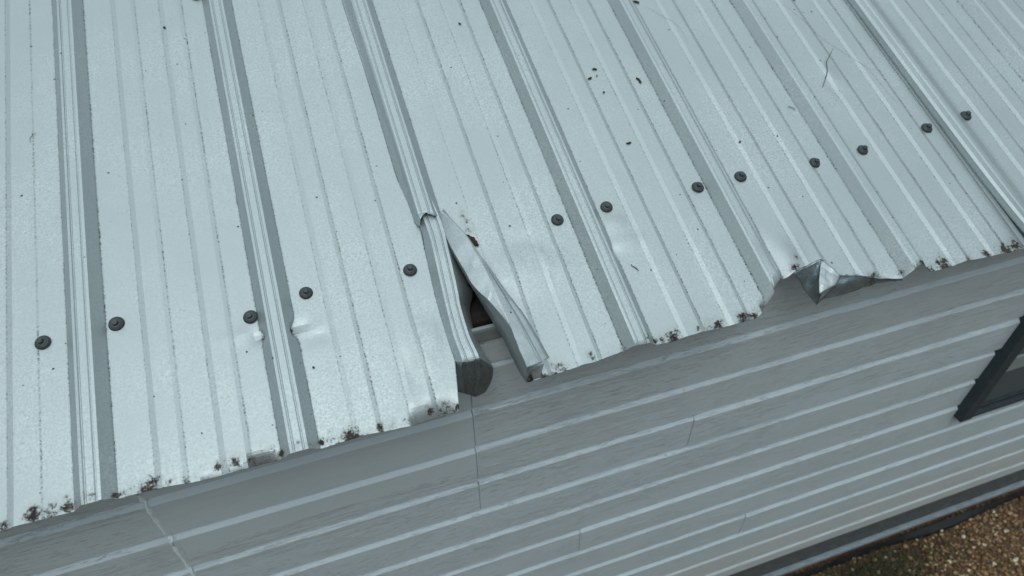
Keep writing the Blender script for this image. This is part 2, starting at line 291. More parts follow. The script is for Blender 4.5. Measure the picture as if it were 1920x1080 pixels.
# --- roof sheets
PITCH = .229
RIB = [(0,0),(.0125,.015),(.0158,.0154),(.0168,.0138),(.0176,.0138),(.0190,.0150),(.0272,.0150),(.0286,.0138),(.0294,.0138),(.0304,.0154),(.0340,.015),(.0465,0)]
MINOR = [(0,0),(.0075,.0018),(.0300,.0018),(.036,0)]
def base_profile(u):
    ph = u % PITCH
    if ph <= .0465: return interp(RIB, ph)
    for s in (.0875, .1600):
        if s <= ph <= s+.036: return interp(MINOR, ph-s)
    return 0
LAP = [(0,0.002),(.0045,.0130),(.0075,.0138),(.0165,.0138),(.0175,.0128),(.019,.0128),(.020,.0138),(.032,.0132),(.034,.0120),(.056,.001),(.060,0)]
CREASES = [0, .0465, .0875, .1235, .1600, .1960]
def crease(u):
    ph = u % PITCH; w = [1, 1, .75, .95, .85, 1.0]
    best = 0
    for c, k in zip(CREASES, w):
        dd = min(abs(ph-c), abs(ph-c-PITCH))
        best = max(best, k*max(0, 1-dd/.0036))
    return best
def columns(u0, u1, fine=.0045):
    pts = set()
    k0 = int(math.floor(u0/PITCH))-1; k1 = int(math.ceil(u1/PITCH))+1
    for k in range(k0, k1+1):
        b = k*PITCH
        for p, _ in RIB: pts.add(round(b+p, 5))
        for c in CREASES:
            for dd in (-.0036, -.0012, .0012, .0036): pts.add(round(b+c+dd, 5))
        for s in (.0875, .1600):
            for p, _ in MINOR:
                pts.add(round(b+s+p, 5))
    L = sorted(p for p in pts if u0 < p < u1); L = [u0]+L+[u1]
    out = [L[0]]
    for a in L[1:]:
        if a-out[-1] < .0006:
            if a == L[-1]: out[-1] = a
            continue
        n = int((a-out[-1])//fine)
        s0 = out[-1]
        for i in range(1, n+1): out.append(s0+(a-s0)*i/(n+1))
        out.append(a)
    return out
ROWS = [0, .0008, .002, .004, .0065, .0095, .013, .017, .0215, .026, .031, .036, .041, .047, .053, .059] + [.065+.006*i for i in range(36)] + [.285+.012*i for i in range(12)] + [.43+.03*i for i in range(20)] + [1.05+.1*i for i in range(9)]
def grime(u, v):
    g = 0
    for (a, b, r, s) in GRIME:
        du = u-a; dv = v-b
        if abs(du) < 2.2*r and abs(dv) < 2.2*r: g = max(g, s*math.exp(-((du*du)+(dv*dv)*.9)/(r*r)*.9))
    return g
def G(u, v, a, b, su, sv): return math.exp(-((u-a)/su)**2-((v-b)/sv)**2)
def fold(u, v, a, b, ang, length, width):
    """signed ridge along a line starting at (a,b): value falls off with distance from it"""
    dx, dy = math.cos(ang), math.sin(ang)
    t = (u-a)*dx+(v-b)*dy; s = -(u-a)*dy+(v-b)*dx
    if t < -width or t > length: return 0
    return math.exp(-(s/width)**2)*sstep((t+width)/width)*sstep((length-t)/(length*.6))
def waves(u, v, e):
    """soft handling waves of the thin sheet, stronger towards the eave"""
    k = .0009*math.exp(-max(e, 0)/.07)
    h = k*(noise.noise(Vector((u*11, v*6, 1.3)))*2) + .0005*noise.noise(Vector((u*5, v*2.2, 4.1)))
    h += .0011*math.exp(-max(e, 0)/.012)*noise.noise(Vector((u*38, 0, 7)))*1.6
    return h
def deform(u, v, e):
    """(du, dv, dh) for dents; e = distance from the eave edge"""
    du = dv = 0; dh = waves(u, v, e)
    # pinched rib beside the second screw pair
    dh -= .0032*G(u, v, .2235, .158, .008, .009) ; dh += .0012*G(u, v, .205, .166, .020, .008)
    du += .0050*G(u, v, .2300, .157, .004, .007)
    du -= .0085*G(u, v, .2755, .156, .005, .011); dh -= .0026*G(u, v, .283, .160, .009, .007)
    dh += .0010*G(u, v, .292, .151, .020, .007); dh -= .0018*G(u, v, .300, .140, .016, .010)
    # pushed-in sheet beside the tear and the screws
    dh += .0030*G(u, v, .600, .165, .035, .030); dh -= .0018*G(u, v, .600, .205, .030, .018)
    rr_ = math.hypot(u-.598, (v-.160)*.8)
    if v > .15: dh += .0016*math.exp(-((rr_-.034)/.0065)**2)*.5
    dh += .0008*sstep((.040-rr_)/.014)
    dh += .0016*G(u, v, .648, .16, .02, .03)
    dh += .0030*G(u, v, .752, .205, .018, .014); dh -= .0028*G(u, v, .735, .160, .006, .010)
    du -= .0030*G(u, v, .733, .160, .006, .012)
    dh += .0025*G(u, v, .762, .170, .022, .012)
    dh += .0045*G(u, v, .985, .085, .020, .030); dh -= .003*G(u, v, .955, .10, .012, .03)
    dh += .0020*G(u, v, 1.243, .405, .012, .020); dh -= .0014*G(u, v, 1.235, .37, .012, .02)
    # bruised end of the left sheet
    dh += .0040*G(u, v, .425, .085, .018, .035); dh -= .003*G(u, v, .405, .06, .012, .03)
    dh += .0025*G(u, v, .445, .10, .010, .02)
    return du, dv, dh
def curl_amount(u, table):
    c = 0; L = .02
    for (a, b, depth, ln) in table:
        if a < u < b:
            t = (u-a)/(b-a); w = min(1, 7*t, 1.7*(1-t)); w = sstep(w)
            if depth*w > c: c = depth*w; L = ln
    return c, L
def curl_point(v, e, c, L):
    """bend the last L of the sheet down by c (metres)"""
    if c <= 0 or e > L: return 0, 0
    t = 1-e/L
    return c*.25*t*t, -c*t*t
def sheet(name, u0, u1, eave, curls, prof, lift=0, keep=None, warp=None, extra_rows=(), grid_extra=None, vtop=1.8):
    cols = columns(u0, u1)
    rows = sorted(set(ROWS) | set(extra_rows))
    V = []; A = []; Cc = []; name_c = .44 < u0 < .45
    for j, r in enumerate(rows):
        for i, u in enumerate(cols):
            ve = interp(eave, u)
            ve += .0007*noise.noise(Vector((u*60, 3, 0)))+.0004*noise.noise(Vector((u*210, 9, 0)))
            k = sstep(1-r/.16) if r < .16 else 0
            v = r + ve*k
            uu = warp(u, v) if warp else u
            e = r
            c, L = curl_amount(u, curls)
            dv1, dh1 = curl_point(v, e, c, L)
            h = prof(u, v) + lift
            du, dv, dh = deform(uu, v, e)
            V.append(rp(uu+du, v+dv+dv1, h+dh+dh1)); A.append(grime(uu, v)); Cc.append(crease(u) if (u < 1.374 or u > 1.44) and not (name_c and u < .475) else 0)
    nc = len(cols); F = []; Z = []
    for j in range(len(rows)-1):
        for i in range(nc-1):
            if keep and not keep(.5*(cols[i]+cols[i+1]), .5*(rows[j]+rows[j+1])): continue
            F.append((j*nc+i, j*nc+i+1, (j+1)*nc+i+1, (j+1)*nc+i))
    if grid_extra:
        for gv, gf, ga, zi in grid_extra:
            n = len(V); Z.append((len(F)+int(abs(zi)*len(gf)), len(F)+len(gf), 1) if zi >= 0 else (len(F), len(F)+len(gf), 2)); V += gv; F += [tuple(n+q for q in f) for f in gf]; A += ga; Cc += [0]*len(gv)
    used = sorted({q for f in F for q in f}); mp = {q: i for i, q in enumerate(used)}
    V = [V[q] for q in used]; A = [A[q] for q in used]; Cc = [Cc[q] for q in used]; F = [tuple(mp[q] for q in f) for f in F]
    FM = [0]*len(F)
    for a, c2, mi_ in Z:
        for q in range(a, c2): FM[q] = mi_
    o = link_mesh(name, V, F, [M['roof'], M['shaded_sheet'], M['shaded_mid']], None, 28, FM, {'grime': A, 'crease': Cc})
    o.data.set_sharp_from_angle(angle=math.radians(9))
    s = o.modifiers.new('gauge', 'SOLIDIFY'); s.thickness = .0006; s.offset = -1
    return part(o)
def catmull(p0, p1, p2, p3, t):
    return .5*((2*p1)+(-p0+p2)*t+(2*p0-5*p1+4*p2-p3)*t*t+(-p0+3*p1-3*p2+p3)*t*t*t)
def loft(st, sub=6, cross=1, gadd=0, jag=0, soft=True, amp=.0006):
    """st: list of stations, each a list of (u,v,h); returns (verts, faces, grime)"""
    st = [[Vector(p) for p in s] for s in st]
    rows = []
    for i in range(len(st)-1):
        a = st[max(i-1, 0)]; b = st[i]; c = st[i+1]; d = st[min(i+2, len(st)-1)]
        for k in range(sub):
            t = k/sub
            rows.append([(catmull(a[j], b[j], c[j], d[j], t) if soft else b[j].lerp(c[j], t)) for j in range(len(b))])
    rows.append(st[-1])
    if cross > 1:
        nr = []
        for r in rows:
            q = []
            for j in range(len(r)-1):
                for k in range(cross): q.append(r[j].lerp(r[j+1], k/cross))
            q.append(r[-1]); nr.append(q)
        rows = nr
    V = []; g = []; n = len(rows[0])
    for i, r in enumerate(rows):
        for p in r:
            q = p.copy(); q.z += amp*noise.noise(Vector((p.x*45, p.y*45, p.z*45)))+(amp-.0006)*noise.noise(Vector((p.x*130, p.y*110, 3)))
            if jag and i == len(rows)-1: q.y += jag*noise.noise(Vector((p.x*400, p.y*100, 0)))
            V.append(rp(*q)); g.append(max(gadd*(1 if i == len(rows)-1 else 0), grime(q.x, q.y) if gadd else 0))
    F = [(i*n+j, i*n+j+1, (i+1)*n+j+1, (i+1)*n+j) for i in range(len(rows)-1) for j in range(n-1)]
    return V, F, g
VT = .2815
# left sheet: ends with the rib that lies under the torn one
def prof0(u, v): return base_profile(u)
def warp0(u, v):
    if u > .432 and v < .5:
        ur = interp([(-.02,.4500),(-.009,.4505),(.0612,.4640),(.0788,.4630),(.1277,.4623),(.1695,.4637),(.224,.4672),(.272,.4701),(.36,.458)], v)
        return lerp(.432, ur, (u-.432)/(.458-.432))
    return u
# cross-section with pressed grooves for the under-rib
def ribsec(L0, L1, L2, L3):
    L0, L1, L2, L3 = map(Vector, (L0, L1, L2, L3)); out = [L0, L0.lerp(L1, .06), L0.lerp(L1, .94), L1]
    nn = Vector((0, 0, 1))
    for t, d in ((.15,0),(.20,.0016),(.27,.0016),(.32,0),(.66,0),(.71,.0020),(.78,.0020),(.83,0)): out.append(L1.lerp(L2, t)-nn*d)
    out += [L2, L2.lerp(L3, .06), L2.lerp(L3, .94), L3]
    return out
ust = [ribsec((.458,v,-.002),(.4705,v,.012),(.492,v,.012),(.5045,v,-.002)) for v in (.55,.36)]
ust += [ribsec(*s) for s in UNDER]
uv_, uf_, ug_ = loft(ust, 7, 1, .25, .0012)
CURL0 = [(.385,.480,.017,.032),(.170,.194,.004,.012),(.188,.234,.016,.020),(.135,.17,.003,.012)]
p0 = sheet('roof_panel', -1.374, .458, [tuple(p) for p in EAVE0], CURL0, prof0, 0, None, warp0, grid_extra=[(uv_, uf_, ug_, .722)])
# middle sheet
def prof1(u, v):
    if u < .5045:
        x = u
        if x < .4705: return .0006+.0156*sstep((x-.447)/(.4705-.447))
        ph = x-.458
        h = interp(RIB, ph)+.0012
        return h
    if u > 1.372: return min(base_profile(u), .006) - .001
    return base_profile(u)
def ub(v): return interp([(.0031,.5444),(.0738,.5335),(.1585,.5147),(.2183,.5035),(.255,.4995),(VT,.4995)], v)
def warp1(u, v):
    if v < VT and .5045-1e-6 <= u <= .5455:
        return lerp(ub(v), .5455, (u-.5045)/(.5455-.5045))
    if .4469 <= u <= .4705:
        ul = lerp(.464, .4535, min(1, max(0, v-VT)/.45))
        return lerp(ul, .4705, (u-.447)/(.4705-.447))
    return u
def keep1(u, v):
    if v < VT and u < .5045: return False
    return True
E1 = [tuple(p) for p in EAVE1]
CURL1T = [(1.155,1.20,.004,.012),(.560,.60,.002,.010),(.905,.935,.008,.018),(.70,.735,.004,.012),(.865,.915,.006,.018),(1.09,1.15,.004,.014),(.925,.985,.006,.02)]
extra = []
# folded-over flap: the torn rib bent to the right
fst = []
for s in FLAP:
    e = [Vector(p) for p in s]
    q = [e[0], e[0].lerp(e[1], .5), e[0].lerp(e[1], .95), e[1], e[1].lerp(e[2], .5)+Vector((0,0,.0004)), e[2]]
    q += [e[2].lerp(e[3], .25), e[2].lerp(e[3], .75), e[3], e[3].lerp(e[4], .12)-Vector((0,0,.0028)), e[3].lerp(e[4], .24)-Vector((0,0,.0028)), e[3].lerp(e[4], .34), e[3].lerp(e[4], .68), e[4]]
    fst.append(q)
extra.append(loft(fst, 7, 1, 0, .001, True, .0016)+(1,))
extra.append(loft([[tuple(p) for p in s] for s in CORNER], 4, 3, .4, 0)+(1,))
# torn lip of the rib above the gap
lip = [[(.4640,VT+.001,.0004),(.4665,VT+.001,.0060),(.4705,VT+.001,.0160),(.481,VT+.001,.0160),(.492,VT+.001,.0160),(.5045,VT+.001,.0010)],
       [(.4650,VT-.004,.0014),(.4675,VT-.007,.0075),(.4712,VT-.003,.0166),(.481,VT-.0005,.0172),(.492,VT-.003,.0160),(.5035,VT-.001,.0024)],
       [(.4665,VT-.009,.0045),(.4690,VT-.016,.0085),(.4715,VT-.008,.0172),(.481,VT-.001,.0188),(.491,VT-.007,.0168),(.5020,VT-.002,.0045)]]
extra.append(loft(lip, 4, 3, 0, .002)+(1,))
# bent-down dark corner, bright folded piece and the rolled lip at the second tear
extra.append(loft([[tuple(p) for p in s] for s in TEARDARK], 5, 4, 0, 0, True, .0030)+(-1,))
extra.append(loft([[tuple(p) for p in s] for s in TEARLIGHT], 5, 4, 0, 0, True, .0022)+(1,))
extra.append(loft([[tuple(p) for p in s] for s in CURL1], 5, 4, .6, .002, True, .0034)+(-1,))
p1 = sheet('roof_panel', .447, 1.395, E1, CURL1T, prof1, 0, keep1, warp1, extra_rows=(VT,), grid_extra=extra)
# right sheet: lies over the middle one with a wide lap rib and a lifted edge
def prof2(u, v):
    ph = u-6*PITCH
    if ph < .060: h = interp(LAP, ph)
    elif ph < .0875: h = 0
    else: h = base_profile(u)
    h += .0018 + .010*math.exp(-max(v, 0)/.09)*max(0, 1-abs(ph)/.035) if ph < .035 else .0018*max(0, 1-(ph-.035)/.03)
    return h
E2 = [(1.37,.0),(1.42,-.002),(1.5,.001),(1.7,0),(3.3,0)]
p2 = sheet('roof_panel', 1.3735, 3.2, E2, [(1.38,1.45,.004,.02)], prof2, 0.0)
p0['label'] = 'left roof sheet with curled rusty lower edge'
p1['label'] = 'middle roof sheet torn open at its left rib'
p2['label'] = 'right roof sheet overlapping its neighbour'

# --- screws: rubber washer, metal cap and hex head
def screw_mesh():
    V = []; F = []; Mi = []; n = 28
    prof = [(.0000,-.0005,0),(.0090,-.0005,0),(.0094,.0008,0),(.0088,.0022,0),(.0078,.0030,1),(.0068,.0036,1),(.0062,.0038,1),(.0061,.0047,1),(.0056,.0050,1)]
    for (r, z, mi) in prof[1:]:
        for k in range(n):
            a = 2*math.pi*k/n; V.append(Vector((r*math.cos(a), r*math.sin(a), z)))
    rings = len(prof)-1
    for i in range(rings-1):
        for k in range(n):
            F.append((i*n+k, i*n+(k+1)%n, (i+1)*n+(k+1)%n, (i+1)*n+k)); Mi.append(prof[i+1][2])
    F.append(tuple((rings-1)*n+k for k in range(n))); Mi.append(1)
    b = len(V)
    for z, r in ((.0048,.0041),(.0085,.0041),(.0092,.0034)):
        for k in range(6):
            a = math.pi/3*k; V.append(Vector((r*math.cos(a), r*math.sin(a), z)))
    for i in range(2):
        for k in range(6): F.append((b+i*6+k, b+i*6+(k+1)%6, b+(i+1)*6+(k+1)%6, b+(i+1)*6+k)); Mi.append(1)
    F.append(tuple(b+12+k for k in range(6))); Mi.append(1)
    me = bpy.data.meshes.new('screw'); me.from_pydata([tuple(v) for v in V], [], F)
    me.materials.append(M['rubber']); me.materials.append(M['screw']); me.polygons.foreach_set('material_index', Mi)
    me.polygons.foreach_set('use_smooth', [True]*len(F)); me.update(); me.set_sharp_from_angle(angle=math.radians(32))
    return me
smesh = screw_mesh()
rs = random.Random(3)
for (u, v) in SCREWS:
    o = bpy.data.objects.new('screw', smesh); COL.objects.link(o)
    pp = p0 if u < .45 else (p1 if u < 1.37 else p2)
    z = (RN+RU*rs.uniform(-.13, .13)+RV*rs.uniform(-.14, .05)).normalized(); a = rs.uniform(0, 1)
    x = RU*math.cos(a)+RV*math.sin(a); x = (x-z*x.dot(z)).normalized(); y = z.cross(x)
    mt = Matrix((x, y, z)).transposed().to_4x4(); mt = mt @ Matrix.Diagonal((rs.uniform(.96,1.06),)*3+(1,)); mt.translation = rp(u, v, .0006)
    o.parent = pp
    o.matrix_parent_inverse = Matrix.Identity(4)
    o.matrix_basis = mt
    o['group'] = 'screws along the roof edge'

# --- siding: courses of dutch-lap boards
PC = .1017
seams_left = (.012, .4905)
def board(mb, x0, x1, zb, dy, dz, top=False):
    """one course: zb = bottom of the sloped cove; face goes down from there"""
    # profile going down: cove from the undercut out to the face, face, undercut
    prof = [(.1150, zb+.0150), (.1130, zb+.0128), (.1012, zb+.0008), (.1000, zb-.0008), (.1010, zb-.0845 if zb > EZ-1.15 else EZ-1.2370), (.1018, zb-.0855 if zb > EZ-1.15 else EZ-1.2380), (.1150, zb-.0860 if zb > EZ-1.15 else EZ-1.2385)]
    n = max(2, int((x1-x0)/.03)); V = []; F = []
    for i in range(n+1):
        x = lerp(x0, x1, i/n)
        wv = .0006*noise.noise(Vector((x*3, zb*7, 0)))+.0004*noise.noise(Vector((x*14, zb*9, 3)))
        for (y, z) in prof: V.append(Vector((x, y-dy+wv, z+dz+.0009*noise.noise(Vector((x*4, zb*5, 9))))))
    m_ = len(prof)
    for i in range(n):
        for j in range(m_-1): F.append((i*m_+j, i*m_+j+1, (i+1)*m_+j+1, (i+1)*m_+j))
    F.append(tuple(range(m_))[::-1]); F.append(tuple(n*m_+j for j in range(m_)))
    b = len(mb.v); mb.v += V; mb.f += [tuple(b+q for q in f) for f in F]; mb.m += [0]*len(F)
wb = MB()
rw = random.Random(5)
WX0, WX1 = -1.4, 3.6
for i in range(-1, 11):
    zb = EZ-.1735-PC*i
    cuts = [WX0]
    if i <= 2: cuts += [.012, .4905]
    elif i == 3: cuts += [.012]
    elif i == 4: cuts += [.0]
    if i == 2: cuts += [.9135]
    if i in (4, 5): cuts += [.701]
    if i in (7,): cuts += [1.153]
    if i in (6, 8): cuts += [2.05 if i == 6 else -.4]
    cuts.append(WX1); cuts.sort()
    for k in range(len(cuts)-1):
        dy = 0; dz = 0
        if i <= 3: dy, dz = [(.0012,.0015),(0,-.0010),(.0022,.0042)][min(k, 2)]
        elif k % 2: dy, dz = .0020, .0022
        if i == 2 and k == 3: dy, dz = .0040, .0045
        a, b_ = cuts[k]+.0003, cuts[k+1]-.0003
        board(wb, a, b_, zb, dy, dz)
wb.box(WX0, WX1, .1152, .126, EZ-1.225, EZ-.02)
wb.box(WX0, WX1, .1012, .1040, EZ-.0605, EZ+.0115)      # sheathing behind the boards
wall = part(link_mesh('wall', wb.v, wb.f, [M['wall']], None, 24, wb.m))
# top trim strip seen through the tear
tb = MB(); tb.box(WX0, WX1, .0985, .1042, EZ+.0120, EZ+.0185)
part(tb.build('trim_strip', [M['trim']], None, None, .001))
fz = MB(); fz.box(WX0, WX1, .0985, .1010, EZ-.0085, EZ+.0117); part(fz.build('frieze_board', [M['frieze']]))
# caulked joint on the left
cv = []; cf = []
zs = [EZ-.14-.27*i/160 for i in range(161)]
def wall_y(z):
    t = (EZ-.1735-z) % PC      # 0 at cove bottom
    return lerp(.1000, .1010, t/.0855) if t < .0875 else lerp(.1130, .1000, (t-.0875)/(PC-.0875))
for i, z in enumerate(zs):
    x = .0125-.0035*(EZ-.15-z)/.25*1.0+.0009*noise.noise(Vector((0, z*30, 5)))
    w = .0030+.0030*noise.noise(Vector((0, z*70, 1))); y = wall_y(z)-.0016
    cv += [Vector((x-w, y+.0016, z)), Vector((x-w*.4, y-.0002, z)), Vector((x+w*.4, y-.0002, z)), Vector((x+w, y+.0015, z))]
    if i:
        for j in range(3): cf.append((4*i-4+j, 4*i-3+j, 4*i+1+j, 4*i+j))
co = link_mesh('caulk_joint', cv, cf, [M['caulk']], None, 60); part(co)

# --- interior under the roof: timber deck edge, rafters
tb = MB(); tb.box(WX0, WX1, .1265, .2040, EZ-.04, EZ+.0030); part(tb.build('top_plate', [M['wood']]))
tb = MB()
def slab(mb, u0, u1, v0, v1, h0, h1):
    n = len(mb.v)
    mb.v += [rp(u, v, h) for h in (h0, h1) for v in (v0, v1) for u in (u0, u1)]
    for q in ((0,2,3,1),(4,5,7,6),(0,1,5,4),(2,6,7,3),(0,4,6,2),(1,3,7,5)): mb.f.append([n+i for i in q]); mb.m.append(0)
slab(tb, WX0, 3.2, .17, .26, -.040, -.0165)
slab(tb, WX0, 3.2, .60, .69, -.040, -.0165)
slab(tb, WX0, 3.2, 1.1, 1.19, -.040, -.0165)
part(tb.build('purlins', [M['wood']]))
for k, u in enumerate((-.9, -.3, .3, .9, 1.5, 2.1, 2.7)):
    tb = MB(); slab(tb, u, u+.04, .13, 1.78, -.13, -.0405); part(tb.build('rafter', [M['wood']]))
tb = MB(); tb.box(WX0, 3.2, .205, .22, .05, EZ+.02); tb.box(WX0, WX0+.02, .2205, 1.7, .05, EZ+.02); tb.box(3.18, 3.2, .2205, 1.7, .05, EZ+.02)
tb.box(WX0, 3.2, 1.7005, 1.72, .05, EZ+.5); tb.box(WX0+.021, 3.179, .2205, 1.7, EZ-.10, EZ-.08)
part(tb.build('inner_wall', [M['wood']]))

# --- footing, pale ledge
fb = MB(); fb.box(WX0, WX1, .116, .24, 0, EZ-1.2255)
fb.box(WX0, WX1, .108, .1155, EZ-1.262, EZ-1.2400)
part(fb.build('footing', [M['found']], None, None, .002))
lb = MB(); lb.box(WX0, WX1, .0985, .1155, EZ-1.392, EZ-1.374); part(lb.build('base_ledge', [M['ledge']], None, None, .004))

# --- window
WL, WB = 1.690, EZ-.707
def window():
    w, hgt = .62, .62
    f = MB(); f.box(WL, WL+.034, .0760, .1115, WB, WB+hgt); f.box(WL+w-.034, WL+w, .0760, .1115, WB, WB+hgt)
    f.box(WL+.0345, WL+w-.0345, .0760, .1115, WB+hgt-.03, WB+hgt); f.box(WL+.0345, WL+w-.0345, .0790, .1115, WB, WB+.014)
    win = part(f.build('window', [M['frame']], None, None, .0015))
    s = MB(); s.box(WL+.0345, WL+.046, .088, .1110, WB+.0145, WB+hgt-.031); s.box(WL+w-.046, WL+w-.0345, .088, .1110, WB+.0145, WB+hgt-.031)
    s.box(WL+.0462, WL+w-.0462, .088, .1110, WB+.0145, WB+.028); 
    so = s.build('sash', [M['sash']], win, None, .001); so.matrix_parent_inverse = Matrix.Identity(4)
    r_ = MB(); r_.box(WL+.0464, WL+w-.0464, .0900, .1108, EZ-.556, EZ-.506); ro = r_.build('pale_bar', [M['trim']], win, None, .001)  # pale horizontal bar across the pane
    gm, nt, b = new_mat('window_glass'); N = NT(nt)
    b.inputs['Base Color'].default_value = (.085,.115,.13,1); b.inputs['Roughness'].default_value = .45; b.inputs['Specular IOR Level'].default_value = .35
    N.l(N.bump(N.noise(N.coord(), 6, 2, .5), .1, .004), b.inputs['Normal'])
    g = MB(); g.box(WL+.045, WL+w-.045, .0945, .0985, WB+.027, WB+hgt-.03); go = g.build('pane', [gm], win)
window()

# ------------------------------------------------------------------ ground
gm, nt, b = new_mat('gravel_ground'); N = NT(nt)
c = N.coord()
vo = N.n('ShaderNodeTexVoronoi'); vo.inputs['Scale'].default_value = 130; N.l(c, vo.inputs['Vector'])
sc = N.n('ShaderNodeSeparateColor'); N.l(vo.outputs['Color'], sc.inputs[0])
r = N.n('ShaderNodeValToRGB'); N.l(sc.outputs[0], r.inputs[0]); e = r.color_ramp.elements
e[0].color = (.08,.048,.024,1); e[1].color = (.42,.31,.18,1); e[1].position = 1
k = e.new(.5); k.color = (.13,.07,.035,1); k = e.new(.85); k.color = (.20,.115,.06,1)
N.l(N.mix(N.ramp(N.noise(c, 3, 4), .35, .65), r.outputs[0], (.09,.055,.035), 'MIX'), b.inputs['Base Color'])
nt.nodes[-1].inputs[0].default_value = .2
b.inputs['Roughness'].default_value = .9
N.l(N.bump(vo.outputs['Distance'], .8, .006), b.inputs['Normal'])
gs = []; gf = []
xs = [-150, -20, -4] + [-2+.25*i for i in range(29)] + [8, 30, 150]; ys = [-150, -20, -5] + [-2+.25*i for i in range(9)] + [.6, 5, 30, 150]
for y in ys:
    for x_ in xs: gs.append(Vector((x_, y, .004*noise.noise(Vector((x_*1.5, y*1.5, 0))) if abs(x_) < 8 and abs(y) < 5 else 0)))
n = len(xs)
for j in range(len(ys)-1):
    for i in range(n-1): gf.append((j*n+i, j*n+i+1, (j+1)*n+i+1, (j+1)*n+i))
ground = link_mesh('ground', gs, gf, [gm], None, 60); tag(ground, kind='structure')
# pebbles: loose stones nobody could count
pal = [tuple(q*1.35 for q in t_) for t_ in ((.10,.058,.024),(.18,.11,.05),(.26,.175,.09),(.34,.25,.14),(.46,.37,.26),(.56,.50,.40),(.13,.10,.07),(.19,.10,.04),(.07,.05,.04))]
pm = [simple('pebble', c_, .75, 0, 120, .35, .4, .001) for c_ in pal]
ico = [(0,0,1),(.894,0,.447),(.276,.851,.447),(-.724,.526,.447),(-.724,-.526,.447),(.276,-.851,.447),(.724,.526,-.447),(-.276,.851,-.447),(-.894,0,-.447),(-.276,-.851,-.447),(.724,-.526,-.447),(0,0,-1)]
icf = [(0,1,2),(0,2,3),(0,3,4),(0,4,5),(0,5,1),(1,6,2),(2,7,3),(3,8,4),(4,9,5),(5,10,1),(1,10,6),(2,6,7),(3,7,8),(4,8,9),(5,9,10),(6,11,7),(7,11,8),(8,11,9),(9,11,10),(10,11,6)]
V = []; F = []; Mi = []
rg = random.Random(11)
for i in range(21000):
    x_ = rg.uniform(.9, 3.3); y_ = rg.uniform(-.75, .100)
    if x_ < 1.25 and y_ < -.3: continue
    if y_ > .03 and x_ < 1.9 and rg.random() < .6: continue
    s = rg.choice((.0025,.0035,.0042,.005,.0065)) * rg.uniform(.8, 1.25)
    sx_, sy_, sz_ = s*rg.uniform(.8,1.4), s*rg.uniform(.8,1.4), s*rg.uniform(.5,.85)
    a = rg.uniform(0, 6.28); ca, sa = math.cos(a), math.sin(a); b0 = len(V); z0 = sz_*.5+rg.uniform(0,.003)
    for (p, q, r_) in ico:
        j = rg.uniform(.82, 1.15); p_, q_ = p*sx_*j, q*sy_*j
        V.append(Vector((x_+p_*ca-q_*sa, y_+p_*sa+q_*ca, z0+r_*sz_*j)))
    mi = rg.choices(range(9), (18,24,18,10,7,4,10,6,10))[0]
    for f in icf: F.append(tuple(b0+q for q in f)); Mi.append(mi)
gr = link_mesh('gravel', V, F, pm, None, 80, Mi); tag(gr, 'brown and orange pea gravel beside the wall', 'gravel', kind='stuff')
# black edging strip lying on the soil
V = []; F = []
n = 150
for i in range(n+1):
    x_ = lerp(-1.0, 3.4, i/n)
    w = .003+.007*max(0, noise.noise(Vector((x_*2.2, 0, 2)))+.2)+.016*sstep((x_-1.78)/.2)*sstep((2.35-x_)/.3)
    z = .012+.004*noise.noise(Vector((x_*6, 1, 0)))
    y1 = .0965; y0 = y1-w-.004*noise.noise(Vector((x_*14, 4, 0)))
    V += [Vector((x_, y0, .002)), Vector((x_, y0+.003, z)), Vector((x_, .5*(y0+y1), z+.004)), Vector((x_, y1, z+.012)), Vector((x_, y1+.003, .002))]
    if i:
        for j in range(4): F.append((5*i-5+j, 5*i-4+j, 5*i+1+j, 5*i+j))
ed = link_mesh('ground_edging', V, F, [M['black']], None, 40); ed.modifiers.new('t','SOLIDIFY').thickness = .002
tag(ed, 'black plastic edging strip between the wall base and the gravel', 'edging')
# grass tuft
V = []; F = []
for i in range(3800):
    cx = rg.gauss(1.68, .13); cy = rg.uniform(.0, .095)-abs(rg.gauss(0, .035))
    hh = rg.uniform(.004, .022); a = rg.uniform(0, 6.28); ln = rg.uniform(.3, 1.2); w = rg.uniform(.0006, .0015)
    d1 = Vector((math.cos(a), math.sin(a), 0)); sd = Vector((-d1.y, d1.x, 0))*w
    b0 = len(V); p = Vector((cx, cy, .002))
    q1 = p+d1*hh*ln*.4+Vector((0,0,hh*.7)); q2 = p+d1*hh*ln+Vector((0,0,hh))
    V += [p-sd, p+sd, q1-sd*.8, q1+sd*.8, q2]
    F += [(b0, b0+1, b0+3, b0+2), (b0+2, b0+3, b0+4)]
gt = link_mesh('grass', V, F, [M['blade']], None); tag(gt, 'low dark green grass and moss at the foot of the wall', 'grass', kind='stuff')

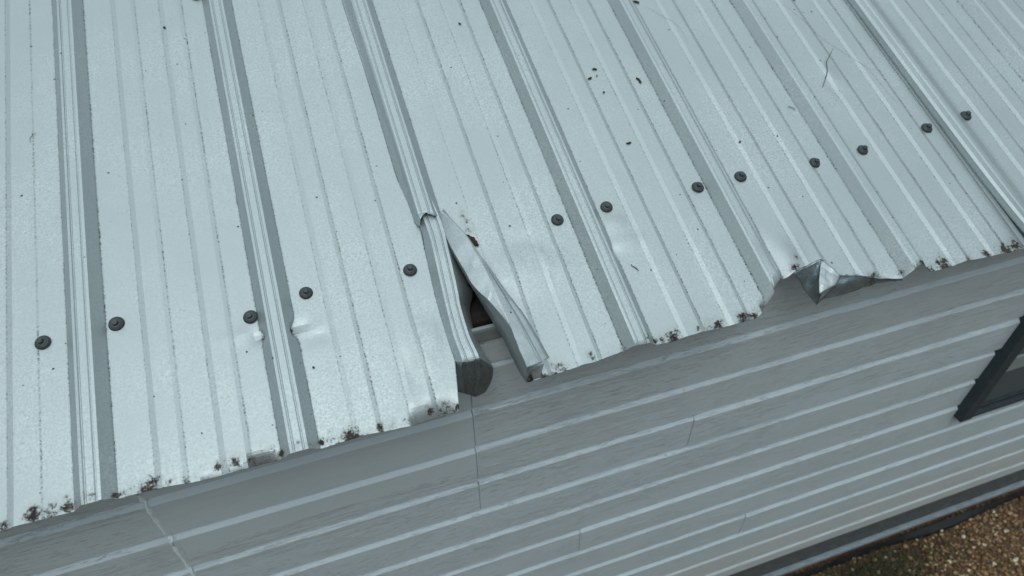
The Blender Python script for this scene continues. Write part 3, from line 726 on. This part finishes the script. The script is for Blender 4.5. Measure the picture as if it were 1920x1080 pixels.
# ------------------------------------------------------------------ litter on the roof
def roof_frame(u, v, a, h=.001):
    z = RN; x = RU*math.cos(a)+RV*math.sin(a); y = z.cross(x)
    mt = Matrix((x, y, z)).transposed().to_4x4(); mt.translation = rp(u, v, h+base_profile(u)); return mt
def scrap(name, uvp, path, label, cat, mat='leaf', a=0, thick=.0008, seed=0, group=None, h=.0006):
    """ragged crumpled scrap: path = [(x, y, half_width)] in millimetres"""
    rr = random.Random(seed); V = []; F = []; n = 9; path = [(x*.001, y*.001, w*.001) for x, y, w in path]
    pts = []
    for (p, q) in zip(path, path[1:]):
        for k in range(5): t = k/5; pts.append(tuple(lerp(p[i], q[i], t) for i in range(3)))
    pts.append(path[-1])
    for i, (x, y, w) in enumerate(pts):
        x2, y2, _ = pts[min(i+1, len(pts)-1)]; x1, y1, _ = pts[max(i-1, 0)]
        dx, dy = x2-x1, y2-y1; L = math.hypot(dx, dy) or 1; nx, ny = -dy/L, dx/L
        for k in range(n):
            t = 2*k/(n-1)-1; ww = w*(1+rr.uniform(-.28, .28) if abs(t) == 1 else 1)
            z = thick+w*.55*(1-t*t)*(.6+.5*rr.random())+rr.uniform(0, .0004)
            if abs(t) == 1: z = .0002+rr.uniform(0, .0008)
            V.append(Vector((x+nx*ww*t, y+ny*ww*t, z)))
        if i:
            for k in range(n-1): F.append(((i-1)*n+k, (i-1)*n+k+1, i*n+k+1, i*n+k))
    o = link_mesh(name, V, F, [M[mat]], None, 50); sm = o.modifiers.new('t', 'SOLIDIFY'); sm.thickness = .0004
    o.matrix_world = roof_frame(uvp[0], uvp[1], a, h)
    return tag(o, label, cat, group)
LG = 'dead leaf scraps lying on the roof'
scrap('leaf_scrap', DEB['leaf_a'], [(-4,0,.6),(-2,1,1.8),(1,0,2),(3.5,-1,.5)], 'dark chewed leaf scrap, topmost of the small cluster right of centre on the upper roof', 'leaf scrap', a=-.1, seed=1, group=LG)
scrap('leaf_scrap', DEB['leaf_b'], [(-4,0,.4),(-1,0,1.8),(2,.5,1.6),(3.5,1,.4)], 'dark oval leaf scrap at the left end of the small cluster on the upper roof', 'leaf scrap', a=.1, seed=2, group=LG)
scrap('curled_leaf', DEB['leaf_c'], [(-3,6,.6),(-1,5,1.4),(1.5,1,1.7),(2,-4,1.8),(2.4,-6,1.2)], 'brown curled leaf shaped like a comma, right of the scrap cluster', 'leaf scrap', a=-.1, seed=3, group=LG)
scrap('leaf_scrap', DEB['leaf_d'], [(-4.5,1,.4),(-2.5,-.5,1.4),(1,0,1.7),(4,.5,.4)], 'small forked brown leaf scrap lying alone below the cluster', 'leaf scrap', a=0, seed=4, group=LG)
scrap('leaf_scrap', DEB['leaf_e'], [(-1.4,0,.8),(0,0,1.7),(1.5,0,.8)], 'tiny round dark crumb at the bottom of the small cluster', 'leaf scrap', a=.3, seed=5, group=LG)
scrap('leaf_scrap', DEB['leaf_l'], [(-1.2,-1,.4),(0,0,.8),(1.2,1,.4)], 'tiniest dark crumb in the middle of the small cluster', 'leaf scrap', a=.3, seed=15, group=LG)
scrap('leaf_scrap', DEB['leaf_f'], [(-1.6,0,.8),(0,0,1.7),(1.6,0,.8)], 'round dark crumb above the gap between the middle and right screw pairs', 'leaf scrap', a=.6, seed=6, group=LG)
scrap('leaf_scrap', DEB['leaf_g'], [(-1,2.5,.5),(0,0,1.4),(1,-2.5,.7)], 'small dark upright scrap near the top edge right of the torn rib', 'leaf scrap', a=.2, seed=7, group=LG)
scrap('leaf_scrap', DEB['leaf_h'], [(-5,4,.8),(0,1,2.2),(4,-3,2)], 'brown curled leaf caught against a rib at the very top of the view', 'leaf scrap', a=0, seed=8, group=LG)
scrap('leaf_scrap', DEB['leaf_i'], [(-1.8,0,.9),(0,0,2.2),(1.8,0,.9)], 'round black crumb between the first two ribs near the top left', 'leaf scrap', a=0, seed=9, group=LG)
scrap('leaf_scrap', DEB['leaf_k'], [(-1.2,0,.6),(0,0,1.6),(1.2,0,.6)], 'small grey-brown crumb below the pinched rib at left', 'leaf scrap', a=.5, seed=10, group=LG)
scrap('leaf_scrap', DEB['leaf_o'], [(-2,0,.8),(0,0,1.8),(2,0,.8)], 'dark crumb at the top edge on the right half of the roof', 'leaf scrap', a=.5, seed=12, group=LG)
scrap('rusty_leaf_wad', DEB['leaf_j'], [(-8,11,1.2),(-5,6,4),(0,0,5.5),(4,-6,4.5),(8,-13,1.5)], 'ragged rust-brown leaf wad wedged beside the folded-over flap', 'leaf wad', 'rust', a=0, seed=13, h=.001)
scrap('dried_worm', DEB['worm'], [(-3,7,.3),(-2.5,4,.5),(1,0,.6),(3,-4,.5),(3.6,-6,.3)], 'thin dried dark worm lying on the middle sheet near the eave', 'worm', 'leaf', a=0, seed=14, thick=.0003)
scrap('pine_needle', DEB['needle'], [(-3,6,.25),(-1,2,.5),(2,-2,.5),(3,-6,.25)], 'short brown pine needle on the upper right of the roof', 'needle', 'leaf', a=.25, seed=16, thick=.0003)
# flap acorn speck
def strand(name, pts, r, label, cat, mat='hair'):
    cu = []
    P = [rp(u, v, h+base_profile(u)) for (u, v, h) in pts]
    sm = []
    for i in range(len(P)-1):
        a = P[max(i-1,0)]; d_ = P[min(i+2,len(P)-1)]
        for k in range(6): sm.append(catmull(a, P[i], P[i+1], d_, k/6))
    sm.append(P[-1]); V = []; F = []
    for i, p in enumerate(sm):
        t = (sm[min(i+1,len(sm)-1)]-sm[max(i-1,0)]).normalized(); s1 = t.cross(RN).normalized(); s2 = s1.cross(t)
        rr = r*(1-.6*abs(2*i/(len(sm)-1)-1)**3)
        for k in range(5):
            a = 2*math.pi*k/5; V.append(p+s1*rr*math.cos(a)+s2*rr*math.sin(a))
        if i:
            for k in range(5): F.append((5*i-5+k, 5*i-5+(k+1)%5, 5*i+(k+1)%5, 5*i+k))
    o = link_mesh(name, V, F, [M[mat]], None, 60); return tag(o, label, cat)
strand('twig', [(1.2744, 0.4515, 0.009), (1.2571, 0.4352, 0.006), (1.247, 0.4256, 0.004), (1.2377, 0.4055, 0.003), (1.2256, 0.3902, 0.001), (1.2134, 0.3765, 0.001)], 0.0006, 'short dark broken twig standing up from the right part of the roof', 'twig', 'leaf')
strand('hair', [(1.2448, 0.5788, 0.001), (1.26, 0.5329, 0.001), (1.2765, 0.4809, 0.001), (1.3012, 0.4351, 0.001), (1.3188, 0.3982, 0.001), (1.324, 0.3519, 0.001), (1.3305, 0.3004, 0.001)], 0.00011, 'long fine hair lying across the ribs at upper right', 'hair', 'hair')
strand('hair', [(-0.0287, 0.5646, 0.0006), (-0.0345, 0.5588, 0.0008), (-0.0367, 0.5533, 0.0008), (-0.0354, 0.5469, 0.0006)], 0.0003, 'tiny curved grey fibre near the left edge of the roof', 'fibre', 'hair')
strand('hair', [(0.9761, 0.6328, 0.001), (0.9995, 0.6001, 0.001), (1.0178, 0.5689, 0.001), (1.0178, 0.522, 0.001)], 0.0001, 'fine hair trailing from the curled leaf at the top edge', 'hair', 'hair')
